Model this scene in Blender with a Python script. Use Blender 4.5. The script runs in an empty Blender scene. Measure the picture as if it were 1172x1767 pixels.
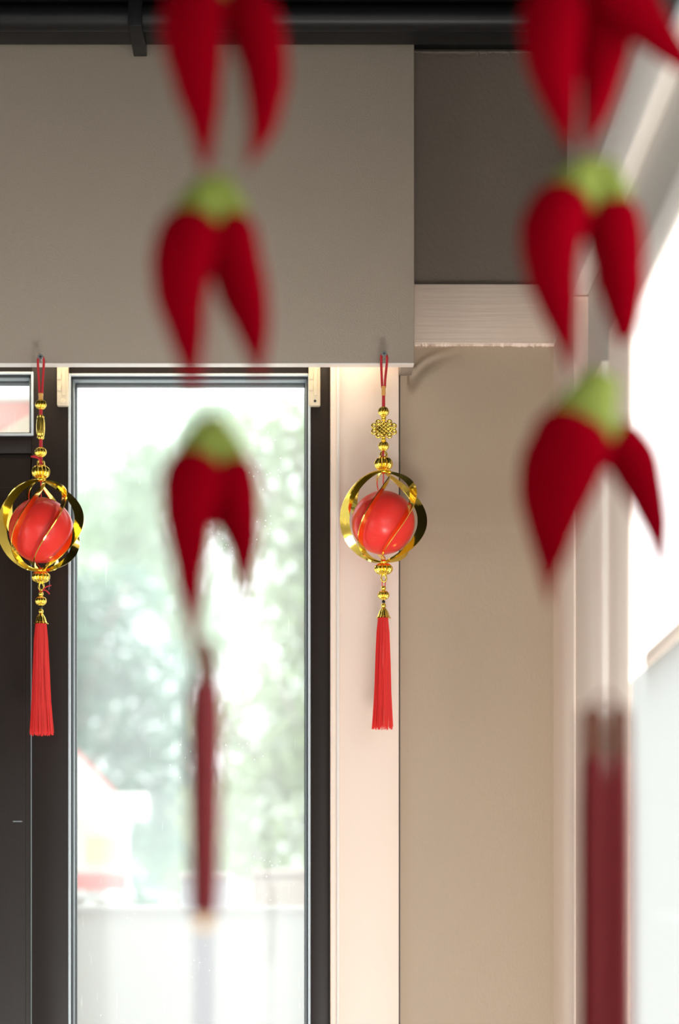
import bpy, bmesh, math, random
from mathutils import Vector, noise

random.seed(7)
C = bpy.context.scene
COL = C.collection
PI = math.pi

# ------------------------------------------------------------------ camera, sky, light, exposure
# The camera stands level at eye height (1.5 m) with the lens shifted up, looking square at the back wall.
F = 4172.2                      # focal length in pixels (85 mm lens on a 36 mm high frame of 1767 px)
EYE = 1.5
cam_data = bpy.data.cameras.new('camera')
cam = bpy.data.objects.new('camera', cam_data)
COL.objects.link(cam)
cam.location = (0, 0, EYE)
cam.rotation_euler = (PI/2, 0, 0)
cam_data.sensor_fit = 'VERTICAL'
cam_data.sensor_height = 36.0
cam_data.sensor_width = 36.0*1172/1767
cam_data.lens = 85.0
cam_data.shift_x = 70/1767
cam_data.shift_y = 816.5/1767
cam_data.clip_start = 0.05
cam_data.dof.use_dof = True
cam_data.dof.focus_distance = 3.81
cam_data.dof.aperture_fstop = 2.3
C.camera = cam

world = bpy.data.worlds.new('overcast_sky')
C.world = world
world.use_nodes = True
wn = world.node_tree
wn.nodes.clear()
wo = wn.nodes.new('ShaderNodeOutputWorld')
wb = wn.nodes.new('ShaderNodeBackground')
tc = wn.nodes.new('ShaderNodeTexCoord')
sx = wn.nodes.new('ShaderNodeSeparateXYZ')
rp = wn.nodes.new('ShaderNodeValToRGB')
rp.color_ramp.elements[0].position = 0.0
rp.color_ramp.elements[0].color = (0.80, 0.84, 0.86, 1)
rp.color_ramp.elements[1].position = 1.0
rp.color_ramp.elements[1].color = (1.0, 1.0, 1.0, 1)
wn.links.new(tc.outputs['Generated'], sx.inputs[0])
wn.links.new(sx.outputs['Z'], rp.inputs[0])
wn.links.new(rp.outputs[0], wb.inputs['Color'])
wn.links.new(wb.outputs[0], wo.inputs['Surface'])
wb.inputs['Strength'].default_value = 2.6

C.view_settings.view_transform = 'Standard'
C.view_settings.look = 'None'
C.view_settings.gamma = 1.0
C.view_settings.use_curve_mapping = False
C.view_settings.exposure = 1.2
C.cycles.max_bounces = 12
C.cycles.diffuse_bounces = 6
C.cycles.transparent_max_bounces = 16
C.cycles.caustics_reflective = False
C.cycles.caustics_refractive = False


# added soft fill light, unseen below the frame, brightening the walls from below
ul = bpy.data.lights.new('low_fill', 'AREA')
ul.shape = 'DISK'; ul.size = 0.45; ul.energy = 6.5; ul.color = (1.0, 0.96, 0.90)
ulo = bpy.data.objects.new('low_fill', ul); COL.objects.link(ulo)
ulo.location = (0.20, 2.25, 1.0)
ulo.rotation_euler = (Vector((0.10, 3.84, 2.25)) - Vector((0.20, 2.25, 1.0))).to_track_quat('-Z', 'Y').to_euler()


def X(px, Y):
    return (px - 516.0)*Y/F


def Z(py, Y):
    return EYE + (1700.0 - py)*Y/F


def P(px, py, Y):
    return Vector((X(px, Y), Y, Z(py, Y)))


# ------------------------------------------------------------------ materials
def lin(c):
    return tuple((v/12.92 if v <= 0.04045 else ((v + 0.055)/1.055)**2.4) for v in [x/255 for x in c]) + (1,)


def mat(name, rgb, rough=0.5, metal=0.0, bump=0.0, bscale=200.0, var=0.0, vscale=8.0, coat=0.0,
        transl=0.0, spec=0.5, stretch=None, sss=0.0):
    m = bpy.data.materials.new(name)
    m.use_nodes = True
    nt = m.node_tree
    b = nt.nodes['Principled BSDF']
    b.inputs['Base Color'].default_value = rgb if len(rgb) == 4 else (*rgb, 1)
    b.inputs['Roughness'].default_value = rough
    b.inputs['Metallic'].default_value = metal
    b.inputs['Specular IOR Level'].default_value = spec
    b.inputs['Coat Weight'].default_value = coat
    b.inputs['Coat Roughness'].default_value = 0.12
    co = nt.nodes.new('ShaderNodeTexCoord')
    src = co.outputs['Object']
    if stretch:
        mp = nt.nodes.new('ShaderNodeMapping')
        mp.inputs['Scale'].default_value = stretch
        nt.links.new(src, mp.inputs[0])
        src = mp.outputs[0]
    if bump:
        n = nt.nodes.new('ShaderNodeTexNoise')
        n.inputs['Scale'].default_value = bscale
        n.inputs['Detail'].default_value = 3
        nt.links.new(src, n.inputs['Vector'])
        bm_ = nt.nodes.new('ShaderNodeBump')
        bm_.inputs['Strength'].default_value = bump
        bm_.inputs['Distance'].default_value = 0.002
        nt.links.new(n.outputs['Fac'], bm_.inputs['Height'])
        nt.links.new(bm_.outputs[0], b.inputs['Normal'])
    if var:
        n2 = nt.nodes.new('ShaderNodeTexNoise')
        n2.inputs['Scale'].default_value = vscale
        n2.inputs['Detail'].default_value = 5
        nt.links.new(src, n2.inputs['Vector'])
        mx = nt.nodes.new('ShaderNodeMix')
        mx.data_type = 'RGBA'
        mx.blend_type = 'MIX'
        c = b.inputs['Base Color'].default_value
        mx.inputs['A'].default_value = [max(0, v*(1 - var)) for v in c[:3]] + [1]
        mx.inputs['B'].default_value = [min(1, v*(1 + var)) for v in c[:3]] + [1]
        nt.links.new(n2.outputs['Fac'], mx.inputs['Factor'])
        nt.links.new(mx.outputs['Result'], b.inputs['Base Color'])
    if sss:
        b.inputs['Subsurface Weight'].default_value = sss
        b.inputs['Subsurface Radius'].default_value = (0.01, 0.004, 0.003)
    if transl:
        out = nt.nodes['Material Output']
        t = nt.nodes.new('ShaderNodeBsdfTranslucent')
        t.inputs['Color'].default_value = b.inputs['Base Color'].default_value
        ms = nt.nodes.new('ShaderNodeMixShader')
        ms.inputs[0].default_value = transl
        nt.links.new(b.outputs[0], ms.inputs[1])
        nt.links.new(t.outputs[0], ms.inputs[2])
        nt.links.new(ms.outputs[0], out.inputs['Surface'])
    return m


def glass_mat(name, film, film_col=(0.9, 0.93, 0.92), specks=True, tint=(0.97, 0.99, 0.985)):
    """thin pane: clear + weak mirror + a dusty film and specks that scatter daylight"""
    m = bpy.data.materials.new(name)
    m.use_nodes = True
    nt = m.node_tree
    nt.nodes.clear()
    N = nt.nodes.new
    out = N('ShaderNodeOutputMaterial')
    tr = N('ShaderNodeBsdfTransparent')
    tr.inputs[0].default_value = (*tint, 1)
    gl = N('ShaderNodeBsdfGlossy')
    gl.inputs['Roughness'].default_value = 0.02
    gl.inputs['Color'].default_value = (1, 1, 1, 1)
    lw = N('ShaderNodeFresnel')
    lw.inputs['IOR'].default_value = 1.5
    m1 = N('ShaderNodeMixShader')
    nt.links.new(lw.outputs[0], m1.inputs[0])
    nt.links.new(tr.outputs[0], m1.inputs[1])
    nt.links.new(gl.outputs[0], m1.inputs[2])
    tl = N('ShaderNodeBsdfTranslucent')
    tl.inputs[0].default_value = (*film_col, 1)
    m2 = N('ShaderNodeMixShader')  # film over the clear pane
    nt.links.new(m1.outputs[0], m2.inputs[1])
    nt.links.new(tl.outputs[0], m2.inputs[2])
    co = N('ShaderNodeTexCoord')
    if specks:
        vo = N('ShaderNodeTexVoronoi')
        vo.inputs['Scale'].default_value = 130
        nt.links.new(co.outputs['Object'], vo.inputs['Vector'])
        lt = N('ShaderNodeMath'); lt.operation = 'LESS_THAN'; lt.inputs[1].default_value = 0.11
        nt.links.new(vo.outputs['Distance'], lt.inputs[0])
        n1 = N('ShaderNodeTexNoise'); n1.inputs['Scale'].default_value = 9; n1.inputs['Detail'].default_value = 4
        nt.links.new(co.outputs['Object'], n1.inputs['Vector'])
        gt = N('ShaderNodeMath'); gt.operation = 'GREATER_THAN'; gt.inputs[1].default_value = 0.58
        nt.links.new(n1.outputs['Fac'], gt.inputs[0])
        mu = N('ShaderNodeMath'); mu.operation = 'MULTIPLY'
        nt.links.new(lt.outputs[0], mu.inputs[0]); nt.links.new(gt.outputs[0], mu.inputs[1])
        # vertical run marks
        mp = N('ShaderNodeMapping'); mp.inputs['Scale'].default_value = (170, 1, 14)
        nt.links.new(co.outputs['Object'], mp.inputs[0])
        n2 = N('ShaderNodeTexNoise'); n2.inputs['Scale'].default_value = 1; n2.inputs['Detail'].default_value = 3
        nt.links.new(mp.outputs[0], n2.inputs['Vector'])
        rg = N('ShaderNodeMapRange')
        rg.inputs['From Min'].default_value = 0.67; rg.inputs['From Max'].default_value = 0.8
        rg.inputs['To Min'].default_value = 0.0; rg.inputs['To Max'].default_value = 0.10
        nt.links.new(n2.outputs['Fac'], rg.inputs['Value'])
        a = N('ShaderNodeMath'); a.operation = 'MULTIPLY_ADD'
        a.inputs[1].default_value = 0.5
        nt.links.new(mu.outputs[0], a.inputs[0]); nt.links.new(rg.outputs[0], a.inputs[2])
        ad = N('ShaderNodeMath'); ad.operation = 'ADD'; ad.use_clamp = True
        ad.inputs[1].default_value = film
        nt.links.new(a.outputs[0], ad.inputs[0])
        nt.links.new(ad.outputs[0], m2.inputs[0])
    else:
        m2.inputs[0].default_value = film
    nt.links.new(m2.outputs[0], out.inputs['Surface'])
    return m


M = {}
M['pelmet'] = mat('taupe_paint', lin((157, 145, 132)), 0.45, bump=0.25, bscale=420, var=0.04, vscale=6)
M['wall'] = mat('wall_taupe', lin((180, 162, 141)), 0.55, bump=0.18, bscale=1.0, var=0.05, vscale=5, stretch=(260, 260, 150))
M['wall_shaded'] = mat('wall_taupe_shaded', lin((108, 97, 87)), 0.6, bump=0.4, bscale=160, var=0.10, vscale=4)  # wall paint darkened to carry the shade below the ceiling
M['cream'] = mat('cream_paint', lin((250, 232, 219)), 0.45, bump=0.12, bscale=120, var=0.02, vscale=3)
M['cream_wood'] = mat('cream_painted_wood', lin((216, 198, 183)), 0.42, bump=0.5, bscale=1.0, var=0.03, vscale=1.0, stretch=(4, 60, 130))
M['white_trim'] = mat('white_trim', lin((246, 240, 234)), 0.45, bump=0.15, bscale=150)
M['right_wall'] = mat('right_wall_grey', lin((190, 184, 176)), 0.55, bump=0.3, bscale=120, var=0.03)
M['black'] = mat('black_ceiling', (0.006, 0.006, 0.006), 0.6, spec=0.2, bump=0.3, bscale=60)
M['black_gloss'] = mat('black_steel', (0.008, 0.008, 0.009), 0.4, spec=0.25, bump=0.1, bscale=40)
M['bronze'] = mat('bronze_frame', (0.022, 0.016, 0.014), 0.4, spec=0.3, bump=0.12, bscale=500, var=0.05)
M['alu'] = mat('grey_aluminium', (0.66, 0.75, 0.82), 0.3)
M['alu_dull'] = mat('dull_aluminium', (0.36, 0.42, 0.45), 0.4)
M['rubber'] = mat('rubber_gasket', (0.02, 0.025, 0.03), 0.5)
M['plastic'] = mat('aged_cream_plastic', lin((224, 212, 186)), 0.3, var=0.05, vscale=60)
M['gold'] = mat('gold_plastic', (0.98, 0.73, 0.14), 0.07, metal=1.0, bump=0.10, bscale=40)
M['gold_band'] = mat('orange_gold_band', (0.95, 0.5, 0.14), 0.3, metal=0.3)
M['ball'] = mat('red_ball', (0.95, 0.045, 0.035), 0.3, coat=0.06, spec=0.3)
M['thread'] = mat('red_thread', (0.95, 0.05, 0.045), 0.6, transl=0.12)
M['cordred'] = mat('red_cord', (0.62, 0.02, 0.03), 0.55, bump=0.6, bscale=900)
M['pale_thread'] = mat('pale_thread', (0.40, 0.36, 0.48), 0.6)
M['black_bead'] = mat('black_bead', (0.01, 0.01, 0.012), 0.25)
M['steel'] = mat('zinc_screw', (0.55, 0.58, 0.6), 0.3, metal=1.0)
M['chilli'] = mat('chilli_red', (0.19, 0.0004, 0.005), 0.65, spec=0.0, var=0.08, vscale=25, bump=0.1, bscale=60)
M['stem'] = mat('stem_green', (0.19, 0.23, 0.045), 0.7, spec=0.05, var=0.1, vscale=40)
M['wrap'] = mat('brown_wrap', (0.15, 0.04, 0.014), 0.6)
M['tassel_dark'] = mat('dark_red_tassel', (0.25, 0.006, 0.010), 0.55, transl=0.1)
M['floor'] = mat('floor_tile', (0.74, 0.69, 0.63), 0.4, var=0.05, vscale=3)
M['concrete'] = mat('pale_concrete', (0.62, 0.62, 0.60), 0.8, var=0.06, vscale=2)
M['white_wall'] = mat('white_render', (0.86, 0.86, 0.86), 0.7, bump=0.2, bscale=60)
M['leaf_a'] = mat('leaf_pale', (0.42, 0.58, 0.36), 0.5, transl=0.4, var=0.2, vscale=2)
M['leaf_b'] = mat('leaf_teal', (0.20, 0.39, 0.30), 0.5, transl=0.4, var=0.2, vscale=2)
M['leaf_c'] = mat('leaf_yellowgreen', (0.47, 0.57, 0.33), 0.5, transl=0.4, var=0.2, vscale=2)
M['bark'] = mat('bark', (0.30, 0.25, 0.2), 0.8, bump=0.5, bscale=40)
M['canvas'] = mat('white_canvas', (0.88, 0.87, 0.85), 0.7, transl=0.3)
M['red_cloth'] = mat('red_cloth', (0.80, 0.22, 0.20), 0.6, transl=0.2)
M['yellow_cloth'] = mat('yellow_cloth', (0.90, 0.74, 0.42), 0.6, transl=0.2)
M['blue_pale'] = mat('pale_blue_plastic', (0.74, 0.77, 0.86), 0.4)
M['terracotta'] = mat('pale_terracotta', (0.72, 0.60, 0.52), 0.7, var=0.1, vscale=20)
M['banner'] = mat('coral_banner', (0.86, 0.40, 0.32), 0.6, transl=0.35)
M['banner_cream'] = mat('cream_banner', (0.92, 0.82, 0.62), 0.6, transl=0.35)
M['glass'] = glass_mat('dusty_glass', 0.165, tint=(0.39, 0.42, 0.40))
M['milky'] = glass_mat('milky_glass', 0.8, film_col=(0.97, 0.97, 0.96))
M['frosted'] = glass_mat('frosted_glass', 0.75, film_col=(0.26, 0.275, 0.27))


# ------------------------------------------------------------------ helpers
ORIGIN = {}


def link(o, parent=None, loc=None):
    COL.objects.link(o)
    if parent is not None:
        o.parent = parent
    return o


def thing(name, loc, label=None, cat=None, group=None, kind=None):
    o = bpy.data.objects.new(name, None)
    o.empty_display_size = 0.05
    COL.objects.link(o)
    o.location = loc
    ORIGIN[o.name] = Vector(loc)
    props(o, label, cat, group, kind)
    return o


def props(o, label=None, cat=None, group=None, kind=None):
    if label: o['label'] = label
    if cat: o['category'] = cat
    if group: o['group'] = group
    if kind: o['kind'] = kind
    return o


def obj(name, bm, material, parent=None, smooth=None, label=None, cat=None, group=None, kind=None):
    """bm in world coordinates -> ONE mesh object under parent"""
    me = bpy.data.meshes.new(name)
    if parent is not None:
        org = ORIGIN[parent.name]
    else:
        org = Vector((0, 0, 0))
        if bm.verts:
            lo = Vector([min(v.co[i] for v in bm.verts) for i in range(3)])
            hi = Vector([max(v.co[i] for v in bm.verts) for i in range(3)])
            org = Vector(((lo.x + hi.x)/2, (lo.y + hi.y)/2, lo.z))
    bmesh.ops.translate(bm, verts=bm.verts, vec=-org)
    bm.to_mesh(me)
    bm.free()
    me.materials.append(material)
    if smooth is not None:
        me.polygons.foreach_set('use_smooth', [True]*len(me.polygons))
        me.set_sharp_from_angle(angle=math.radians(smooth))
    o = bpy.data.objects.new(name, me)
    COL.objects.link(o)
    if parent is not None:
        o.parent = parent
    else:
        o.location = org
    ORIGIN[o.name] = org
    props(o, label, cat, group, kind)
    return o


def NB():
    return bmesh.new()


def box(bm, x0, x1, y0, y1, z0, z1, bev=0.0):
    t = bmesh.new()
    bmesh.ops.create_cube(t, size=1)
    for v in t.verts:
        v.co = Vector(((x0 + x1)/2 + v.co.x*(x1 - x0), (y0 + y1)/2 + v.co.y*(y1 - y0), (z0 + z1)/2 + v.co.z*(z1 - z0)))
    if bev:
        bmesh.ops.bevel(t, geom=list(t.edges), offset=bev, segments=2, affect='EDGES', profile=0.5)
    merge(bm, t)
    return bm


def merge(bm, t):
    idx = {}
    for v in t.verts:
        idx[v.index if v.index >= 0 else id(v)] = None
    t.verts.index_update()
    nv = [bm.verts.new(v.co) for v in t.verts]
    for f in t.faces:
        try:
            bm.faces.new([nv[v.index] for v in f.verts])
        except ValueError:
            pass
    t.free()


def lathe(bm, c, prof, seg=24, lobes=0, amp=0.0, axis=None):
    """prof: list of (r, z) around vertical axis through c; lobes flute the surface"""
    rings = []
    for r, z in prof:
        ring = []
        for k in range(seg):
            a = 2*PI*k/seg
            rr = r*(1 + amp*(abs(math.cos(lobes*a/2)) - 0.6)) if lobes else r
            ring.append(bm.verts.new((c[0] + rr*math.cos(a), c[1] + rr*math.sin(a), c[2] + z)))
        rings.append(ring)
    for a, b in zip(rings, rings[1:]):
        for k in range(seg):
            bm.faces.new((a[k], a[(k + 1) % seg], b[(k + 1) % seg], b[k]))
    bm.faces.new(rings[0][::-1])
    bm.faces.new(rings[-1])
    bmesh.ops.recalc_face_normals(bm, faces=bm.faces)
    return bm


def catmull(pts, n):
    pts = [Vector(p) for p in pts]
    P_ = [pts[0]*2 - pts[1]] + pts + [pts[-1]*2 - pts[-2]]
    out = []
    m = len(pts) - 1
    for i in range(n + 1):
        u = i/n*m
        k = min(int(u), m - 1)
        t = u - k
        a, b, c, d = P_[k:k + 4]
        out.append(0.5*((2*b) + (-a + c)*t + (2*a - 5*b + 4*c - d)*t*t + (-a + 3*b - 3*c + d)*t**3))
    return out


def tube(bm, path, rad, seg=8, closed=False):
    """path of Vectors, rad a number or a list"""
    n = len(path)
    rings = []
    ref = Vector((0, 1, 0))
    for i, p in enumerate(path):
        if closed:
            d = path[(i + 1) % n] - path[i - 1]
        else:
            d = path[min(i + 1, n - 1)] - path[max(i - 1, 0)]
        d.normalize()
        rf = ref if abs(d.dot(ref)) < 0.95 else Vector((1, 0, 0))
        u = d.cross(rf).normalized()
        w = u.cross(d).normalized()
        r = rad[i] if isinstance(rad, (list, tuple)) else rad
        rings.append([bm.verts.new(p + u*(r*math.cos(2*PI*k/seg)) + w*(r*math.sin(2*PI*k/seg))) for k in range(seg)])
    prs = list(zip(rings, rings[1:])) + ([(rings[-1], rings[0])] if closed else [])
    for a, b in prs:
        for k in range(seg):
            bm.faces.new((a[k], a[(k + 1) % seg], b[(k + 1) % seg], b[k]))
    if not closed:
        bm.faces.new(rings[0][::-1])
        bm.faces.new(rings[-1])
    bmesh.ops.recalc_face_normals(bm, faces=bm.faces)
    return bm


def circle(c, r, n=24, plane='xz', ry=None):
    ry = ry or r
    out = []
    for k in range(n):
        a = 2*PI*k/n
        if plane == 'xz':
            out.append(Vector((c[0] + r*math.cos(a), c[1], c[2] + ry*math.sin(a))))
        elif plane == 'xy':
            out.append(Vector((c[0] + r*math.cos(a), c[1] + ry*math.sin(a), c[2])))
        else:
            out.append(Vector((c[0], c[1] + r*math.cos(a), c[2] + ry*math.sin(a))))
    return out


def ring_frame(bm, x0, x1, z0, z1, w, y0, y1, bev=0.0):
    """rectangular picture-frame ring, w wide inwards"""
    box(bm, x0, x0 + w, y0, y1, z0, z1, bev)
    box(bm, x1 - w, x1, y0, y1, z0, z1, bev)
    box(bm, x0 + w, x1 - w, y0, y1, z1 - w, z1, bev)
    box(bm, x0 + w, x1 - w, y0, y1, z0, z0 + w, bev)
    return bm


def rag_edge(bm, p0, p1, w, dep, n, seed, amp):
    """a ragged bead of paint between two points: flat strip with an uneven outer edge, `dep` thick"""
    rr = random.Random(seed)
    d = (p1 - p0)
    side = Vector((d.z, 0, -d.x)).normalized()
    lo, hi, lo2, hi2 = [], [], [], []
    a = 0
    for i in range(n + 1):
        t = i/n
        a = 0.75*a + 0.25*rr.uniform(-1, 1)*amp*4
        q = p0 + d*t
        e = max(0.0004, w + a + (amp*3 if rr.random() < 0.05 else 0))
        lo.append(bm.verts.new(q)); hi.append(bm.verts.new(q + side*e + Vector((0, dep*0.4, 0))))
        lo2.append(bm.verts.new(q + Vector((0, dep, 0)))); hi2.append(bm.verts.new(q + side*e + Vector((0, dep, 0))))
    for i in range(n):
        bm.faces.new((lo[i], lo[i + 1], hi[i + 1], hi[i]))
        bm.faces.new((hi[i], hi[i + 1], hi2[i + 1], hi2[i]))
        bm.faces.new((lo2[i], hi2[i], hi2[i + 1], lo2[i + 1]))
    bmesh.ops.recalc_face_normals(bm, faces=bm.faces)
    return bm


# depths of the main planes (metres from the lens)
YB = 3.840        # front of the pelmet board
YL = 3.812        # the two lanterns' plane
YT = 3.908        # face of the pale trim pilaster and the horizontal trim
YW = 3.920        # back wall
YF = 3.940        # face of the dark window frame
YG = 3.985        # glass
XR = 0.4345       # right wall
CEIL = Z(86, YW)

# ------------------------------------------------------------------ room shell
obj('floor', box(NB(), -4.6, 0.62, -2.2, 4.10, -0.12, 0.0), M['floor'], kind='structure')
obj('ceiling', box(NB(), -4.6, 0.62, -2.2, 4.10, CEIL, CEIL + 0.12), M['black'], kind='structure')

beam = thing('ceiling_beam', (X(480, 3.80), 3.80, CEIL - 0.02), kind='structure')
bmm = NB()
path = [Vector((x, 3.835, CEIL - 0.005)) for x in (-1.4, -0.6, 0.0, 0.40)]
box(bmm, -1.9, 0.43, 3.765, 3.825, CEIL - 0.030, CEIL, 0.004)
obj('rail', bmm, M['black_gloss'], beam, 30)
bmm = NB()
tube(bmm, [Vector((x, 3.735, CEIL - 0.022)) for x in (-1.9, -0.6, 0.43)], 0.020, 20)
obj('pipe', bmm, M['black_gloss'], beam, 40)
bmm = NB()
box(bmm, X(222, 3.72), X(246, 3.72), 3.708, 3.830, CEIL - 0.046, CEIL, 0.002)
obj('strap', bmm, M['black_gloss'], beam, 30)

# back wall, right part: lower plaster panel with a bulge in its upper left corner
x0, x1 = X(688, YW), X(978, YW)
z0, z1 = 0.0, Z(592, YW)
zsplit = Z(1000, YW)
bmm = NB()
nx, nz = 60, 90
gv = []
for j in range(nz + 1):
    row = []
    z = zsplit + (z1 - zsplit)*j/nz
    for i in range(nx + 1):
        x = x0 + (x1 - x0)*i/nx
        px = 516 + x*F/YW
        py = 1700 - (z - EYE)*F/YW
        # folds of the wall covering: arcs running down to the left from the trim
        u = (px - 716)
        v = (py - 596)
        arc1 = v - (62 - 0.30*u - 22*math.exp(-(u/28)**2)*0)
        fold = 0
        d1 = v - (70 - 26*math.log(1 + max(0, u)/9))
        d2 = v - (40 - 16*math.log(1 + max(0, u)/9))
        fade = math.exp(-(max(0, u)/62)**2)*(1 if u > -10 else 0)
        fold += 0.017*fade*(1/(1 + math.exp(d1/6.0)))
        fold -= 0.008*fade*math.exp(-(d2/6)**2)
        # soft unevenness
        fold += 0.0022*noise.noise(Vector((x*9, z*7, 0)))
        # a level seam
        fold -= 0.0009*(1/(1 + math.exp((py - 914)/1.5)))
        row.append(bmm.verts.new((x, YW + fold*0.8 + 0.001, z)))
    gv.append(row)
for j in range(nz):
    for i in range(nx):
        bmm.faces.new((gv[j][i], gv[j][i + 1], gv[j + 1][i + 1], gv[j + 1][i]))
low = [bmm.verts.new((v.co.x, v.co.y, 0.0)) for v in gv[0]]
for i in range(nx):
    bmm.faces.new((low[i], low[i + 1], gv[0][i + 1], gv[0][i]))
wallb = thing('wall_back', (x0, YW, 0), kind='structure')
bmesh.ops.recalc_face_normals(bmm, faces=bmm.faces)
obj('plaster_panel', bmm, M['wall'], wallb, 60)
obj('wall_core', box(NB(), x0, 0.62, YW + 0.016, YW + 0.17, 0, CEIL), M['wall'], wallb)
obj('shaded_upper_wall', box(NB(), X(600, YW), XR + 0.05, YW - 0.002, YW + 0.016, Z(540, YW), CEIL, 0.001), M['wall_shaded'], wallb,
    label='upper wall above the pale trim, its shade painted dark')
obj('overdoor_panel', box(NB(), -1.9, X(600, YW), YW - 0.002, YW + 0.17, Z(560, YW), CEIL), M['wall_shaded'], wallb)
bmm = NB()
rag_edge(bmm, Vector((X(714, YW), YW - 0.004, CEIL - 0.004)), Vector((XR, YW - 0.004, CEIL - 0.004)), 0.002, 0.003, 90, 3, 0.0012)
obj('paint_edge', bmm, M['wall_shaded'], wallb)

# horizontal trim board on the back wall
trim = thing('trim_1', (X(830, YT), YT, Z(595, YT)), kind='structure')
obj('board', box(NB(), X(700, YT), XR - 0.02, YT, YW + 0.015, Z(594, YT), Z(490, YT), 0.0015), M['cream_wood'], trim, 30)
bmm = NB()
rag_edge(bmm, P(716, 591, YT - 0.001), P(958, 592, YT - 0.001), 0.0035, 0.010, 120, 11, 0.0009)
obj('caulk_bead', bmm, M['cream'], trim)

# pale pilaster between window and wall, stepped on its left
pil = thing('trim_3', (X(630, YT), YT, 0), kind='structure')
obj('face_board', box(NB(), X(586, YT), X(688.5, YT), YT, YW + 0.05, 0, Z(560, YT), 0.0012), M['cream'], pil, 30)
obj('edge_bead', box(NB(), X(581, YT), X(586.5, YT), YT - 0.004, YW + 0.05, 0, Z(560, YT), 0.0018), M['white_trim'], pil, 30)
obj('side_board', box(NB(), X(570.5, YT), X(581, YT), YT + 0.006, YW + 0.05, 0, Z(560, YT), 0.0012), M['cream'], pil, 30)
bmm = NB()
rag_edge(bmm, P(570.5, 1800, YT + 0.006), P(570.5, 628, YT + 0.006), -0.0, 0.004, 260, 5, 0.0013)
obj('paint_edge', bmm, M['cream'], pil)
bmm = NB()
box(bmm, X(688.5, YT), X(691.0, YT), YW - 0.001, YW + 0.05, 0, Z(600, YT))
obj('shadow_gap', bmm, M['bronze'], pil, label='dark joint along the pale pilaster')

wre = thing('wall_rear_blocker', (-2.0, -2.2, 0), kind='structure')  # unseen rear wall, added to block daylight from behind the camera
obj('side_wall', box(NB(), -4.6, -0.8, -2.2, -2.08, 0, CEIL), M['right_wall'], wre)
obj('header_wall', box(NB(), -0.8, 0.62, -2.2, -2.08, 2.30, CEIL), M['right_wall'], wre)

wl = thing('wall_left_blocker', (-4.6, 2.0, 0), kind='structure')  # unseen left wall, added with its opening shaped to limit side light
obj('front_wall', box(NB(), -4.6, -4.48, 1.5, 4.10, 0, CEIL), M['right_wall'], wl)
obj('header_wall', box(NB(), -4.6, -4.48, -1.0, 1.5, 2.15, CEIL), M['right_wall'], wl)
obj('near_wall', box(NB(), -4.6, -4.48, -2.2, -1.0, 0, CEIL), M['right_wall'], wl)

# ------------------------------------------------------------------ window and door in dark frames
def gasket_ring(parent, x0, x1, z0, z1):
    s = YF/F
    obj('glazing_bead', ring_frame(NB(), x0, x1, z0, z1, 4.2*s, YF - 0.002, YF + 0.05, 0.0008), M['alu'], parent, 30,
        label='bright grey glazing bead')
    obj('gasket', ring_frame(NB(), x0 + 4.2*s, x1 - 4.2*s, z0 + 4.2*s, z1 - 4.2*s, 2.2*s, YF + 0.004, YF + 0.05, 0.0005), M['rubber'], parent, 30,
        label='black rubber seal')
    obj('inner_bead', ring_frame(NB(), x0 + 6.4*s, x1 - 6.4*s, z0 + 6.4*s, z1 - 6.4*s, 2.6*s, YF + 0.012, YF + 0.05, 0.0006), M['alu_dull'], parent, 30)
    obj('spacer', ring_frame(NB(), x0 + 9*s, x1 - 9*s, z0 + 9*s, z1 - 9*s, 1.6*s, YF + 0.03, YF + 0.055), M['rubber'], parent, 30)


xa, xb = X(118, YF), X(536, YF)
zt = Z(644.5, YF)
win = thing('window_1', ((xa + xb)/2, YF, 0), kind='structure')
obj('mullion', box(NB(), X(54.5, YF), xa, YF, YF + 0.09, 0, Z(570, YF), 0.0016), M['bronze'], win, 30)
obj('stile', box(NB(), xb, X(572, YF), YF, YF + 0.09, 0, Z(570, YF), 0.0016), M['bronze'], win, 30)
obj('top_rail', box(NB(), xa, xb, YF + 0.0008, YF + 0.09, zt, Z(570, YF), 0.0012), M['bronze'], win, 30)
obj('bottom_rail', box(NB(), xa, xb, YF + 0.0008, YF + 0.09, 0, 0.12, 0.0012), M['bronze'], win, 30)
gasket_ring(win, xa, xb, 0.12, zt)
bmm = NB()
box(bmm, xa + 0.004, xb - 0.004, YG, YG + 0.0001, 0.124, zt - 0.004)
bmm.free()


def pane(parent, x0, x1, y, z0, z1, material):
    b = NB()
    vs = [b.verts.new(c) for c in ((x0, y, z0), (x1, y, z0), (x1, y, z1), (x0, y, z1))]
    b.faces.new(vs)
    return obj('pane', b, material, parent)


pane(win, xa + 0.006, xb - 0.006, YG, 0.126, zt - 0.006, M['glass'])

tr = thing('window_2', (X(0, YF), YF, Z(752, YF)), kind='structure')
xl, xt = -0.86, X(58, YF)
obj('top_rail', box(NB(), xl - 0.06, X(54.5, YF), YF + 0.001, YF + 0.09, Z(641.5, YF), Z(570, YF), 0.0012), M['bronze'], tr, 30)
obj('transom_bar', box(NB(), xl - 0.06, X(54.5, YF), YF + 0.001, YF + 0.09, Z(782, YF), Z(752, YF), 0.0016), M['bronze'], tr, 30)
obj('stile', box(NB(), xl - 0.06, xl, YF + 0.001, YF + 0.09, Z(752, YF), Z(641.5, YF), 0.0012), M['bronze'], tr, 30)
gasket_ring(tr, xl, xt, Z(752, YF), Z(641.5, YF))
pane(tr, xl + 0.006, xt - 0.006, YG, Z(752, YF) + 0.006, Z(641.5, YF) - 0.006, M['glass'])

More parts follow.
